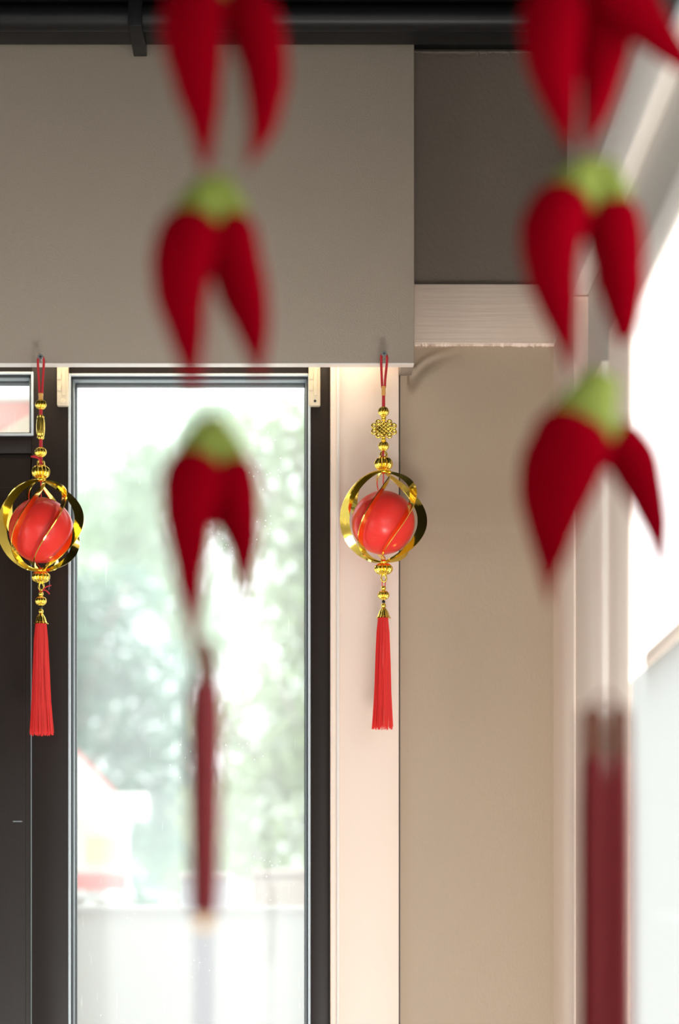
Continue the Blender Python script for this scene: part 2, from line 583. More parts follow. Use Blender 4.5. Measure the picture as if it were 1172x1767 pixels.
dr = thing('door_1', (X(-200, YF), YF, 0), kind='structure')
obj('leaf', box(NB(), xl - 0.062, X(53.0, YF), YF + 0.004, YF + 0.05, 0.01, Z(783, YF), 0.0015), M['bronze'], dr, 30)
obj('inset_panel', box(NB(), xl + 0.08, X(44, YF), YF + 0.0025, YF + 0.006, 0.15, Z(840, YF), 0.001), M['bronze'], dr, 30)
obj('edge_strip', box(NB(), X(53.0, YF), X(54.3, YF), YF + 0.002, YF + 0.02, 0.01, Z(960, YF), 0.0003), M['alu_dull'], dr)  # pale strip put in for the highlight along the leaf's edge
bmm = NB()
box(bmm, X(22, YF), X(38, YF), YF + 0.0022, YF + 0.0026, Z(1418, YF), Z(1416.6, YF))
obj('scratch', bmm, M['alu_dull'], dr, label='short pale scratch')
obj('trim_4', box(NB(), -1.9, xl - 0.06, YW, YF + 0.11, 0, Z(560, YW), 0.002), M['wall'], kind='structure')

# ------------------------------------------------------------------ right wall
wr = thing('wall_right', (XR, 3.0, 0), kind='structure')
yj = 3.12          # where the window opening begins
zh = EYE + 2.03*XR/1.0  # height of window head: on the wall z-1.5 = 2.03*X
zh = EYE + 2.03*0.4225
obj('upper_wall', box(NB(), XR, XR + 0.16, -2.2, YW + 0.10, zh, CEIL), M['right_wall'], wr)
obj('corner_wall', box(NB(), XR + 0.002, XR + 0.05, yj, YW + 0.10, 0, zh), M['right_wall'], wr)
obj('sill_wall', box(NB(), XR, XR + 0.16, -2.2, yj, 0, 0.75), M['right_wall'], wr)
obj('end_wall', box(NB(), XR, XR + 0.16, -2.2, -0.6, 0.75, zh), M['right_wall'], wr)
tr2 = thing('trim_2', (XR, 2.0, Z(595, YW)), kind='structure')
zb0, zb1 = Z(594, YT), Z(490, YT)
obj('board', box(NB(), XR - 0.024, XR, -2.2, YW, zb0, zb1, 0.002), M['white_trim'], tr2, 30)
# corner pilaster on the right wall
pc = thing('trim_6', (XR, 3.6, 0), kind='structure')
xc = X(955, YW)
obj('corner_board', box(NB(), xc, XR + 0.01, 3.63, YW + 0.002, 0, zb0 - 0.001, 0.002), M['cream'], pc, 30)
obj('face_board', box(NB(), xc + 0.003, XR + 0.01, 3.319, 3.63, 0, zh, 0.0015), M['cream'], pc, 30)
obj('edge_strip', box(NB(), xc + 0.0035, XR + 0.01, 3.316, 3.319, 0, zh - 0.001, 0.001), M['white_trim'], pc, 30)
# right window
w3 = thing('window_3', (XR, 2.0, 0.75), kind='structure')
obj('jamb', box(NB(), XR - 0.0100, XR + 0.03, 3.114, 3.316, 0.75, zh + 0.04, 0.002), M['cream'], w3, 30)
obj('head', box(NB(), XR - 0.012, XR + 0.10, -0.6, 3.114, zh - 0.002, zh + 0.05, 0.003), M['white_trim'], w3, 30)
obj('sill', box(NB(), XR - 0.03, XR + 0.10, -0.6, 3.114, 0.72, 0.75, 0.003), M['white_trim'], w3, 30)
zr = EYE + 0.90*XR
obj('glazing_bar', box(NB(), XR - 0.008, XR + 0.03, -0.6, 2.98, zr, zr + 0.02, 0.003), M['cream'], w3, 30)


def pane_x(parent, x, y0, y1, z0, z1, material):
    b = NB()
    vs = [b.verts.new(c) for c in ((x, y0, z0), (x, y1, z0), (x, y1, z1), (x, y0, z1))]
    b.faces.new(vs)
    return obj('pane', b, material, parent)


pane_x(w3, XR - 0.006, -0.6, 3.114, zr + 0.02, zh, M['milky'])
pane_x(w3, XR - 0.006, -0.6, 3.114, 0.75, zr, M['frosted'])

# ------------------------------------------------------------------ pelmet box
pel = thing('pelmet', (X(360, YB), YB, Z(628, YB)), 'taupe painted wooden pelmet box fixed over the dark framed window', 'pelmet')
zpb, zpt = Z(627.5, YB), Z(75, YB)
obj('front_board', box(NB(), -1.2, X(715, YB), YB, YB + 0.020, zpb, zpt, 0.0016), M['pelmet'], pel, 30)
obj('end_board', box(NB(), X(692, YB), X(714.5, YB), YB + 0.020, YW - 0.002, zpb + 0.0005, zpt - 0.002, 0.0012), M['pelmet'], pel, 30)
obj('end_board', box(NB(), -1.2, -1.178, YB + 0.020, YW - 0.002, zpb + 0.0005, zpt - 0.002, 0.0012), M['pelmet'], pel, 30)
obj('edge_strip', box(NB(), -1.2, X(714.5, YB), YB - 0.0008, YB + 0.0195, zpb - 0.0008, zpb + 0.0010, 0.0003), M['white_trim'], pel,  # daylight from below is put into this edge's white colour
    label='lower edge, coloured white for the light from below')

# added warm fill, unseen in the pelmet hollow, for the glow on the frame
ld = bpy.data.lights.new('pelmet_fill', 'AREA')
ld.shape = 'RECTANGLE'; ld.size = 1.1; ld.size_y = 0.02; ld.energy = 0.42; ld.color = (1.0, 0.80, 0.54)
lo_ = bpy.data.objects.new('pelmet_fill', ld); COL.objects.link(lo_)
lo_.location = (-0.41, 3.885, Z(560, YB))

# ------------------------------------------------------------------ blind brackets
def bracket(px0, px1, label, hole):
    Yk = YF - 0.012
    t = thing('blind_bracket', P((px0 + px1)/2, 700, Yk), label, 'bracket', 'cream plastic blind brackets')
    b = box(NB(), X(px0, Yk), X(px1, Yk), Yk, YF, Z(700, Yk), Z(610, Yk), 0.0025)
    obj('plate', b, M['plastic'], t, 30)
    cx = (px0 + px1)/2 + 1
    b = NB()
    box(b, X(cx - 2.5, Yk), X(cx + 4.5, Yk), Yk - 0.0022, Yk + 0.001, Z(683, Yk), Z(636, Yk), 0.0012)
    obj('rib', b, M['plastic'], t, 30)
    b = NB()
    box(b, X(px0 + 0.5, Yk), X(cx - 3, Yk), Yk - 0.0015, Yk + 0.001, Z(674, Yk), Z(665, Yk), 0.0007)
    obj('clip', b, M['plastic'], t, 30)
    b = NB()
    box(b, X(px0 + 0.5, Yk), X(cx - 3, Yk), Yk - 0.0015, Yk + 0.001, Z(655, Yk), Z(645, Yk), 0.0007)
    obj('clip', b, M['plastic'], t, 30)
    c = P(cx, 692, Yk)
    b = NB()
    if hole:
        tube(b, [c + Vector((0, 0.0002, 0)), c + Vector((0, -0.0006, 0))], 0.0022, 16)
        obj('screw_hole', b, M['rubber'], t, label='dark screw hole')
    else:
        tube(b, [c + Vector((0, 0.0008, 0)), c + Vector((0, -0.0011, 0)), c + Vector((0, -0.0014, 0))], [0.0046, 0.0044, 0.0036], 20)
        obj('screw_cap', b, M['plastic'], t, 30)


bracket(98, 118, 'cream plastic blind bracket under the pelmet, beside the left lantern loop', False)
bracket(532.5, 553, 'cream plastic blind bracket with a dark screw hole, at the right corner of the glass', True)

# ------------------------------------------------------------------ lanterns
SL = YL/F


def bead_prof(r, h, n=9, hole=0.4):
    out = []
    for i in range(n + 1):
        a = -PI/2 + PI*i/n
        out.append((max(r*abs(math.cos(a))**0.78, r*hole), h/2*math.sin(a)))
    return out


def fluted(parent, name, cx, y0, y1, w, lobes=12, amp=0.16):
    c = P(cx, (y0 + y1)/2, YL)
    b = lathe(NB(), c, bead_prof(w/2*SL*0.96, (y1 - y0)*SL, 10), lobes*6, lobes, amp*1.7)
    return obj(name, b, M['gold'], parent, 50)


def smallbead(parent, cx, y0, y1, w, m='gold', name='small_bead'):
    c = P(cx, (y0 + y1)/2, YL)
    return obj(name, lathe(NB(), c, bead_prof(w/2*SL, (y1 - y0)*SL, 8, 0.45), 20), M[m], parent, 60)


def cage_rib(parent, cx, yc, R, H, k, n, phase, turn):
    """one gold blade: a thin strip standing on edge, twisting round the ball from pole to pole"""
    b = NB()
    c = P(cx, yc, YL)
    N = 40
    th = 0.0016
    cols = []
    for i in range(N + 1):
        t = i/N
        la = PI/2 - PI*t
        la *= 0.97
        ph = phase + 2*PI*k/n + turn*(0.5 - t)
        ro = R*math.cos(la)**0.92
        z = H/2*math.sin(la)
        w = 0.0015 + R*0.20*math.cos(la)**0.8
        # strip direction: inwards, leaning along the twist
        rad = Vector((math.sin(ph), -math.cos(ph), 0))
        tan = Vector((math.cos(ph), math.sin(ph), 0))
        po = rad*ro + Vector((0, 0, z))
        inn = -(rad*math.cos(la) + Vector((0, 0, 1))*math.sin(la)*0.8)
        pi_ = po + inn*w
        cols.append((c + po + tan*th/2, c + pi_ + tan*th/2, c + pi_ - tan*th/2, c + po - tan*th/2))
    rows = [[b.verts.new(p) for p in col] for col in cols]
    for a, d in zip(rows, rows[1:]):
        for q in range(4):
            b.faces.new((a[q], a[(q + 1) % 4], d[(q + 1) % 4], d[q]))
    b.faces.new(rows[0]); b.faces.new(rows[-1][::-1])
    bmesh.ops.recalc_face_normals(b, faces=b.faces)
    return obj('cage_rib', b, M['gold'], parent, 40)


def tassel(parent, cx, y0, y1, wt, wb, Y, material, n=150, seed=1, skew=0.0, rad=0.00045, name='tassel'):
    rr = random.Random(seed)
    b = NB()
    s = Y/F
    for i in range(n):
        a = rr.uniform(0, 2*PI)
        q = math.sqrt(rr.uniform(0.05, 1)) if i > n*0.45 else 1.0
        pts = []
        ln = rr.uniform(-3.5, 2)*(y1 - y0)/190
        wob = rr.uniform(-0.8, 0.8)
        sp = rr.uniform(0.93, 1.05)
        nseg = 7
        for j in range(nseg + 1):
            t = j/nseg
            prof = wt + (wb - wt)*(0.62*t**0.8 + 0.38*t**3)
            if t < 0.1:
                prof *= 0.86 + 1.4*t
            r = prof/2*q*sp
            x = cx + r*math.cos(a) + skew*t*t + wob*math.sin(t*5 + i)
            yy = y0 + (y1 + ln - y0)*t
            p = P(x, yy, Y)
            p.y += r*math.sin(a)*s
            pts.append(p)
        tube(b, pts, rad, 3)
    return obj(name, b, material, parent, 80, kind='stuff')


def lantern(cx, label, style, seed):
    o = thing('lantern', P(cx, 1268 if style == 'tube' else 1257, YL), label, 'lantern', 'gold and red hanging lanterns')
    rc = 2.1*SL
    if style == 'knot':
        sy, scx = 612, cx + 1
        yj = 667
    else:
        sy, scx = 617, cx
        yj = 678
    # hanging loop over the screw
    b = NB()
    pts = [P(cx - 2.2, yj + 2, YL), P(cx - 3.0, yj - 14, YL), P(scx - 5.0, sy + 12, YL), P(scx - 4.4, sy + 2, YL), P(scx, sy - 3.5, YL),
           P(scx + 4.4, sy + 2, YL), P(scx + 5.0, sy + 12, YL), P(cx + 3.0, yj - 14, YL), P(cx + 2.2, yj + 2, YL)]
    tube(b, catmull(pts, 48), rc, 8)
    obj('hanging_loop', b, M['cordred'], o, 60)
    if style == 'knot':
        y_cage0, y_cage1, yc, ycb, rball, bx = 813, 971, 892, 902, 54.5, cx - 0.5
        cord_end = 790
    else:
        y_cage0, y_cage1, yc, ycb, rball, bx = 827, 985, 907, 915, 56, cx + 0.5
        cord_end = 803
    b = NB()
    if style == 'knot':
        tube(b, [P(cx, yj, YL), P(cx, 700, YL), P(cx, 722, YL)], [2.4*SL, 3.0*SL, 3.0*SL], 10)
        b2 = NB()
        tube(b2, catmull([P(cx, 758, YL), P(cx, 775, YL), P(cx - 0.5, 780, YL - 0.002), P(cx - 1, 786, YL - 0.004), P(cx - 1, 791, YL - 0.003)], 14), 1.9*SL, 8)
        obj('lower_cord', b2, M['cordred'], o, 60)
    else:
        tube(b, [P(cx, yj, YL), P(cx, (yj + cord_end)/2, YL), P(cx, cord_end, YL)], 3.0*SL, 10)
    obj('cord', b, M['cordred'], o, 60)
    b = NB()
    lathe(b, P(cx, yj + 8, YL), [(3.4*SL, -8*SL), (3.6*SL, -4*SL), (3.6*SL, 4*SL), (3.9*SL, 8*SL)] if style == 'knot' else
          [(3.8*SL, -6*SL), (3.8*SL, 0), (4.3*SL, 7*SL)], 16)
    obj('crimp_sleeve', b, M['gold_band'], o, 50, label='orange gold sleeve')
    if style == 'knot':
        fluted(o, 'fluted_bead', cx, 702, 718.5, 18)
        smallbead(o, cx, 718, 722.5, 10); smallbead(o, cx, 721.5, 727, 9)
        # endless-knot charm
        kc = P(cx + 0.5, 740, YL)
        b = NB()
        q = SL
        hx, hz = 11.0, 9.5
        # lattice bars: two families of diagonals clipped to a square standing on its corner
        import itertools
        for s_ in (-1, 1):
            for k in range(-2, 3):
                # line x/a*s + z/c = k/2, |x/a*s - z/c| <= 1
                off = k/2.0
                ends = []
                for e in (-1.0, 1.0):
                    u_ = (off + e)/2; w_ = (off - e)/2
                    ends.append(Vector((s_*u_*hx*1.35*q, 0, w_*hz*1.35*q)))
                tube(b, [kc + ends[0] + Vector((0, 0.0006*s_, 0)), kc + (ends[0] + ends[1])/2 + Vector((0, -0.0006*s_, 0)), kc + ends[1] + Vector((0, 0.0006*s_, 0))], 1.75*q, 8)
        obj('knot_lattice', b, M['gold'], o, 60)
        b = NB()
        fr = [b.verts.new(kc + Vector((dx*q, 0.0022, dz*q))) for dx, dz in ((-14, 0), (0, -12), (14, 0), (0, 12))]
        bk = [b.verts.new(v.co + Vector((0, 0.0012, 0))) for v in fr]
        b.faces.new(fr); b.faces.new(bk[::-1])
        for k in range(4):
            b.faces.new((fr[k], bk[k], bk[(k + 1) % 4], fr[(k + 1) % 4]))
        bmesh.ops.recalc_face_normals(b, faces=b.faces)
        obj('knot_shade_plate', b, M['wrap'], o, label='dark plate for the shade inside the knot')  # dark plate stands in for the shade behind the lattice bars
        for (dx, dz, r) in ((-17, 5, 4.6), (-17, -5, 4.6), (17.5, 5, 4.6), (17.5, -5, 4.6), (-9.5, 11.5, 4.4), (9.5, 11.5, 4.4), (-9.5, -11.5, 4.4), (9.5, -11.5, 4.4)):
            b = NB()
            tube(b, circle(kc + Vector((dx*q, 0, dz*q)), (r - 1.2)*q, 20), 2.05*q, 8, closed=True)
            obj('knot_loop', b, M['gold'], o, 60)
        smallbead(o, cx, 752.5, 757, 9); smallbead(o, cx, 756.5, 762, 10)
        fluted(o, 'fluted_bead', cx, 761.5, 778, 17.5)
        ry = 785
    else:
        fluted(o, 'fluted_bead', cx, 690, 706.5, 19)
        # long barrel bead
        c = P(cx - 0.5, 737.5, YL)
        b = NB()
        prof = []
        for i in range(17):
            t = i/16
            z = (-21 + 42*t)*SL
            r = 5.2 + 2.0*math.sin(PI*t)
            if i in (0, 16): r = 4.2
            if i in (1, 15): r = 6.2
            if i in (2, 14): r = 5.4
            prof.append((r*SL, z))
        lathe(b, c, prof, 48, 8, 0.16)
        obj('barrel_bead', b, M['gold'], o, 50)
        for k in range(6):
            a0 = 2*PI*k/6
            b = NB()
            tube(b, [c + Vector((math.sin(a0)*r_*SL, -math.cos(a0)*r_*SL, z_*SL)) for r_, z_ in ((5.6, -16), (6.7, -8), (7.1, 0), (6.7, 8), (5.6, 16))], 0.9*SL, 6)
            obj('barrel_rib', b, M['gold'], o, 60)
        fluted(o, 'fluted_bead', cx - 0.5, 772, 788.5, 20)
        # bow end
        b = NB()
        tube(b, catmull([P(cx + 1, 796, YL - 0.004), P(cx - 6, 790, YL - 0.004), P(cx - 17, 787.5, YL - 0.004)], 12), 1.5*SL, 8)
        tube(b, catmull([P(cx, 794, YL - 0.004), P(cx - 7, 788, YL - 0.004), P(cx - 13, 786, YL - 0.004)], 12), 1.3*SL, 8)
        obj('cord_end', b, M['cordred'], o, 60)
        ry = 800
    b = NB()
    tube(b, circle(P(cx, ry, YL), 5.2*SL, 22), 2.0*SL, 8, closed=True)
    obj('hanging_ring', b, M['gold'], o, 60)
    ytb0 = y_cage0 - 24.5
    fluted(o, 'cap_bead', cx, ytb0, y_cage0 - 0.5, 30, 14, 0.18)
    smallbead(o, cx, y_cage0 - 3, y_cage0 + 5, 14, name='cage_collar')
    nr, ph = (6, 37) if style == 'knot' else (7, 28)
    for k in range(nr):
        cage_rib(o, cx, yc, 76*SL, (y_cage1 - y_cage0)*SL, k, nr, math.radians(ph), math.radians(114))
    # ball with a small pinched dimple
    b = NB()
    bmesh.ops.create_uvsphere(b, u_segments=64, v_segments=40, radius=rball*SL)
    dim = Vector((-0.42, -0.72, -0.62)).normalized() if style == 'knot' else Vector((-0.72, -0.6, -0.38)).normalized()
    for v in b.verts:
        n_ = v.co.normalized()
        d = (n_ - dim).length
        v.co *= 1 - 0.055*math.exp(-(d/0.10)**2) - 0.022*math.exp(-(d/0.32)**2) + 0.006*noise.noise(n_*2.2)
    bmesh.ops.translate(b, verts=b.verts, vec=P(bx, ycb, YL))
    obj('ball', b, M['ball'], o, 80, label='glossy red ball')
    b = NB()
    tube(b, [P(cx, y_cage0, YL), P(bx, ycb - rball + 1, YL)], 1.0*SL, 6)
    obj('ball_thread', b, M['thread'], o, 60)
    yb = y_cage1
    smallbead(o, cx, yb - 5, yb + 3, 14, name='cage_collar')
    fluted(o, 'cap_bead', cx, yb + 0.5, yb + 21, 30, 14, 0.18)
    b = NB()
    tube(b, circle(P(cx + 0.5, yb + 27, YL), 4.2*SL, 20, ry=6.2*SL), 1.7*SL, 8, closed=True)
    obj('hook_ring', b, M['gold'], o, 60)
    yy = yb + 33
    yend = 1020 if style == 'knot' else 1032
    b = NB()
    tube(b, [P(cx - 2.5, yy - 2, YL), P(cx - 2.2, yend - 4, YL)], 0.8*SL, 6)
    tube(b, [P(cx + 3.2, yy - 2, YL), P(cx + 2.6, yend - 4, YL)], 0.8*SL, 6)
    obj('tassel_cord', b, M['thread'], o, 60)
    if style == 'knot':
        y0 = 1011
    else:
        y0 = 1021
        b = NB()
        Yc = YL - 0.003
        tube(b, catmull([P(cx + 3, 1018, Yc), P(cx + 9, 1013, Yc), P(cx + 18, 1010, Yc)], 10), 1.1*SL, 7)
        tube(b, catmull([P(cx + 3, 1018, Yc), P(cx + 9, 1019, Yc), P(cx + 15, 1025, Yc)], 10), 1.3*SL, 7)
        obj('cord_end', b, M['cordred'], o, 60)
        b = NB()
        tube(b, catmull([P(cx + 14, 999, Yc), P(cx + 15, 1008, Yc), P(cx + 13.5, 1018, Yc)], 8), 0.4*SL, 5)
        obj('white_thread', b, M['pale_thread'], o, label='fine pale thread end')
    smallbead(o, cx, y0, y0 + 8, 9)
    fluted(o, 'fluted_bead', cx, y0 + 8, y0 + 24, 19)
    smallbead(o, cx, y0 + 24.5, y0 + 30.5, 6, 'black_bead', 'black_bead')
    smallbead(o, cx, y0 + 30, y0 + 38.5, 9)
    # bell cap
    yt = y0 + 38
    b = NB()
    c = P(cx, yt + 18, YL)
    lathe(b, c, [(12.4*SL, 0), (12.0*SL, 1.6*SL), (10.2*SL, 2.6*SL), (9.0*SL, 6*SL), (7.6*SL, 11*SL), (5.2*SL, 15*SL), (3.4*SL, 18*SL)], 60, 10, 0.14)
    obj('bell_cap', b, M['gold'], o, 40)
    if style == 'knot':
        tassel(o, cx - 1, yt + 16, 1257, 19, 35, YL, M['thread'], 240, seed, -1.5)
    else:
        tassel(o, cx, yt + 17, 1267, 20, 40, YL, M['thread'], 240, seed, 1.0)
    # the screw it hangs from is a thing of its own
    sc_ = thing('screw', P(scx, sy, YB), 'zinc screw in the pelmet holding the ' + ('right lantern, over the pale pilaster' if style == 'knot' else 'left lantern, over the dark frame'), 'screw', 'pelmet screws')
    b = NB()
    c = P(scx, sy, YL)
    tube(b, [Vector((c.x, YB + 0.012, c.z)), Vector((c.x, YL - 0.004, c.z))], 0.0016, 12)
    obj('shank', b, M['steel'], sc_, 40)
    b = NB()
    tube(b, [Vector((c.x, YL - 0.0035, c.z)), Vector((c.x, YL - 0.0050, c.z)), Vector((c.x, YL - 0.0065, c.z))], [0.0028, 0.0044, 0.0040], 20)
    obj('head', b, M['steel'], sc_, 40)
    b = NB()
    box(b, c.x - 0.0022, c.x + 0.0022, YL - 0.0068, YL - 0.006, c.z - 0.0005, c.z + 0.0005)
    box(b, c.x - 0.0005, c.x + 0.0005, YL - 0.0068, YL - 0.006, c.z - 0.0022, c.z + 0.0022)
    obj('slot', b, M['rubber'], sc_)
    return o


lantern(70.5, 'gold spiral lantern with red ball and long barrel bead, in front of the dark door', 'tube', 21)
lantern(662, 'gold spiral lantern with red ball and lattice knot charm, in front of the pale pilaster', 'knot', 22)

# ------------------------------------------------------------------ chilli garlands near the lens
def chilli(parent, Y, pts, rpx, blunt=False, cap=True, capdir=None):
    s = Y/F
    path = catmull([P(x, y + (18 if k == 0 else 8 if k == 1 else 0), Y + d) for k, (x, y, d) in enumerate(pts)], 30)
    rpx *= 1.08
    n = len(path)
    rad = []
    for i in range(n):
        t = i/(n - 1)
        up = min(1, (t/0.16))
        r = math.sin(up*PI/2)**0.7*(1 - max(0, (t - 0.22)/0.78)**1.7) if not blunt else \
            math.sin(up*PI/2)**0.7*(1 - 0.72*max(0, (t - 0.22)/0.78)**1.6)*(1 if t < 0.93 else math.sqrt(max(0.02, 1 - ((t - 0.93)/0.07)**2)))
        rad.append(max(r, 0.03)*rpx*s)
    b = NB()
    tube(b, path, rad, 18)
    for v in b.verts:
        v.co += Vector((noise.noise(v.co*60), noise.noise(v.co*60 + Vector((7, 0, 0))), 0))*0.0012
    ch = obj('chilli', b, M['chilli'], parent, 80)
    if cap:
        # green calyx and stem
        d = (path[1] - path[0]).normalized()
        up = -d
        p0 = path[1]
        b = NB()
        q = rpx*s
        pp = [p0 + d*q*0.20, p0 + d*q*0.02, p0 + up*q*0.35, p0 + up*q*0.75, p0 + up*q*1.0, p0 + up*q*1.22]
        tube(b, pp, [q*0.86, q*0.84, q*0.76, q*0.62, q*0.52, q*0.44], 14)
        obj('stem_cap', b, M['stem'], ch, 60, label='green stem cap')
    return ch


def garland(cx, Y, label, clusters, cordpts, seed):
    o = thing('chilli_garland', (X(cordpts[0][0], Y), Y, CEIL), label, 'garland', 'hanging chilli garlands')
    b = NB()
    top = Vector((X(cordpts[0][0], Y), Y, CEIL))
    tube(b, [top] + catmull([P(x, y, Y) for x, y in cordpts], 30), 1.6*Y/F, 8)
    obj('cord', b, M['tassel_dark'], o, 60)
    for ch in clusters:
        chilli(o, Y, *ch[:2], **(ch[2] if len(ch) > 2 else {}))
    return o


Y1 = 1.80
g1 = garland(360, Y1, 'red chilli garland ending in one thin tassel, hanging in front of the glass', [
    ([(352, -40, 0), (333, 30, -0.01), (338, 120, -0.01), (350, 210, 0), (352, 300, 0)], 52),
    ([(405, -40, 0.01), (440, 40, 0.0), (458, 130, 0.0), (452, 220, 0.0), (425, 292, 0.0)], 44),
    ([(345, 345, 0), (318, 430, -0.01), (312, 510, -0.01), (325, 600, 0), (333, 700, 0)], 50),
    ([(385, 340, 0.01), (402, 430, 0.01), (424, 520, 0.01), (440, 590, 0.01), (448, 660, 0.01)], 46),
    ([(345, 765, 0), (330, 830, -0.01), (325, 900, -0.01), (328, 1000, 0), (336, 1140, 0)], 48),
    ([(385, 765, 0.01), (400, 830, 0.01), (413, 900, 0.01), (421, 960, 0.01), (418, 1060, 0.01)], 44),
    ([(368, 765, 0.03), (372, 810, 0.035), (374, 860, 0.04), (374, 912, 0.045)], 50, dict(blunt=True)),
], [(378, -60), (366, 320), (362, 400), (364, 760), (358, 900), (336, 1070), (355, 1150)], 1)
b = NB()
s = Y1/F
lathe(b, P(356, 1150, Y1), [(20*s, -45*s), (22*s, -34*s), (20*s, 6*s), (15*s, 34*s), (6*s, 48*s)], 16)
obj('tassel_head', b, M['wrap'], g1, 50, label='brown wound tassel head')
tassel(g1, 353, 1180, 1575, 58, 44, Y1, M['tassel_dark'], 230, 5, -2, 0.0011)
b = NB()
lathe(b, P(352, 1592, Y1), bead_prof(13*s, 30*s, 8, 0.3), 20)
obj('bead', b, M['gold_band'], g1, 60, label='orange bead')
b = NB()
tube(b, [P(351, 1560, Y1), P(352, 1700, Y1), P(350, 1960, Y1)], 8*s, 8)
obj('tail_cord', b, M['pale_thread'], g1, 60, label='pale lilac cord below the bead')

Y2 = 1.85
g2 = garland(1020, Y2, 'red chilli garland ending in two thick tassels, hanging near the right wall', [
    ([(985, -60, 0), (955, 20, -0.01), (955, 110, -0.01), (970, 190, 0), (984, 262, 0)], 52),
    ([(1030, -50, 0.01), (1043, 40, 0.01), (1040, 120, 0.01), (1025, 200, 0.01), (1005, 262, 0.01)], 45),
    ([(1035, -70, -0.02), (1085, -5, -0.02), (1130, 55, -0.02), (1195, 120, -0.02)], 45, dict(blunt=True)),
    ([(995, 310, 0), (955, 385, -0.01), (953, 470, -0.01), (972, 560, 0), (990, 650, 0)], 52),
    ([(1047, 315, 0.01), (1060, 400, 0.01), (1070, 480, 0.01), (1077, 545, 0.01), (1078, 592, 0.01)], 47, dict(blunt=True)),
    ([(1010, 700, -0.01), (982, 770, -0.015), (968, 840, -0.015), (963, 910, -0.01), (966, 985, -0.01)], 65),
    ([(990, 705, 0.02), (948, 790, 0.02), (938, 870, 0.02), (943, 950, 0.02), (950, 1045, 0.02)], 45),
    ([(1045, 735, 0.01), (1085, 775, 0.01), (1113, 845, 0.01), (1134, 920, 0.01), (1148, 1010, 0.01)], 43),
], [(1020, -70), (1022, 290), (1024, 400), (1025, 690), (1040, 800), (1045, 1000), (1047, 1215)], 2)
s = Y2/F
for cx_, w_ in ((1023, 24), (1069, 20)):
    b = NB()
    lathe(b, P(cx_, 1262, Y2), [(8*s, -50*s), (w_*1.0*s, -44*s), (w_*s, 0), (w_*0.9*s, 36*s), (8*s, 44*s)], 18)
    obj('tassel_head', b, M['wrap'], g2, 50, label='brown wound tassel head')
    tassel(g2, cx_, 1295, 1990, w_*2, w_*2.1, Y2, M['tassel_dark'], 110, int(cx_), 0, 0.0008)
b = NB()
tube(b, catmull([P(1024, 1225, Y2), P(1030, 1208, Y2), P(1046, 1200, Y2), P(1060, 1208, Y2), P(1068, 1225, Y2)], 16), 4*s, 8)
obj('yoke_cord', b, M['wrap'], g2, 60)

# dark bracket on the pale ledge, upper right
t = thing('wall_bracket', P(1170, 40, 2.62), 'small dark grey bracket on the pale ledge of the right wall', 'bracket')
xx = XR - 0.024
obj('plate', box(NB(), xx - 0.006, xx, 2.45, 2.68, zb0 + 0.005, zb0 + 0.05, 0.002), M['alu_dull'], t, 30)
obj('arm', box(NB(), xx - 0.03, xx - 0.006, 2.5, 2.64, zb0 + 0.012, zb0 + 0.032, 0.003), M['black_gloss'], t, 30)

# ------------------------------------------------------------------ outside
obj('ground', box(NB(), -40, 40, -40, 60, -0.40, -0.13), M['concrete'], kind='structure')
YO = 5.0
gw = thing('wall_garden', (X(330, YO), YO, -0.13), kind='structure')
obj('wall_body', box(NB(), -2.6, 1.4, YO, YO + 0.14, -0.13, Z(1572, YO)), M['white_wall'], gw)
obj('coping', box(NB(), -2.6, 1.4, YO - 0.01, YO + 0.15, Z(1572, YO), Z(1563, YO), 0.004), M['white_wall'], gw, 30)
ztop = Z(1563, YO)

t = thing('storage_box', (X(352, YO + 0.07), YO + 0.07, ztop), 'small pale blue lidded box standing on the white garden wall', 'box')
obj('body', box(NB(), X(312, YO), X(392, YO), YO + 0.02, YO + 0.12, ztop, ztop + 0.055, 0.004), M['blue_pale'], t, 30)
obj('lid', box(NB(), X(309, YO), X(395, YO), YO + 0.015, YO + 0.125, ztop + 0.055, ztop + 0.07, 0.004), M['white_trim'], t, 30)
t = thing('planter', (X(480, YO + 0.07), YO + 0.07, ztop), 'pale terracotta planter trough standing on the white garden wall', 'planter')
obj('trough', box(NB(), X(436, YO), X(600, YO), YO + 0.012, YO + 0.128, ztop, ztop + 0.06, 0.006), M['terracotta'], t, 30)
obj('rim', box(NB(), X(433, YO), X(603, YO), YO + 0.008, YO + 0.132, ztop + 0.06, ztop + 0.075, 0.004), M['terracotta'], t, 30)

# market stall beyond the garden wall
YS = 6.2
t = thing('market_stall', (X(90, YS), YS, -0.13), 'white canvas stall canopy with red edging, seen at the lower left of the glass', 'stall')
b = NB()
apex = P(20, 1180, YS + 0.4)
cor = [P(-140, 1365, YS), P(196, 1365, YS), P(196, 1365, YS + 0.9), P(-140, 1365, YS + 0.9)]
for c in (cor[2], cor[3]):
    c.x += 0.0; c.z = cor[0].z
cv = [b.verts.new(c) for c in cor]
av = b.verts.new(apex)
for k in range(4):
    b.faces.new((cv[k], cv[(k + 1) % 4], av))
bmesh.ops.recalc_face_normals(b, faces=b.faces)
obj('roof', b, M['canvas'], t)
b = NB()
tube(b, [cor[1], apex], 0.006, 6)
obj('edge_piping', b, M['red_cloth'], t, label='red piping')
b = NB()
tube(b, catmull([P(-140, 1392, YS - 0.02), P(100, 1392, YS - 0.02), P(215, 1392, YS - 0.02), P(244, 1392, YS - 0.02), P(258, 1392, YS - 0.02)], 24),
     [0.036]*19 + [0.037, 0.038, 0.038, 0.036, 0.028, 0.010], 14)
obj('rolled_valance', b, M['canvas'], t, 60)
obj('back_panel', box(NB(), X(-140, YS), X(212, YS), YS + 0.02, YS + 0.04, Z(1530, YS), Z(1400, YS)), M['canvas'], t)
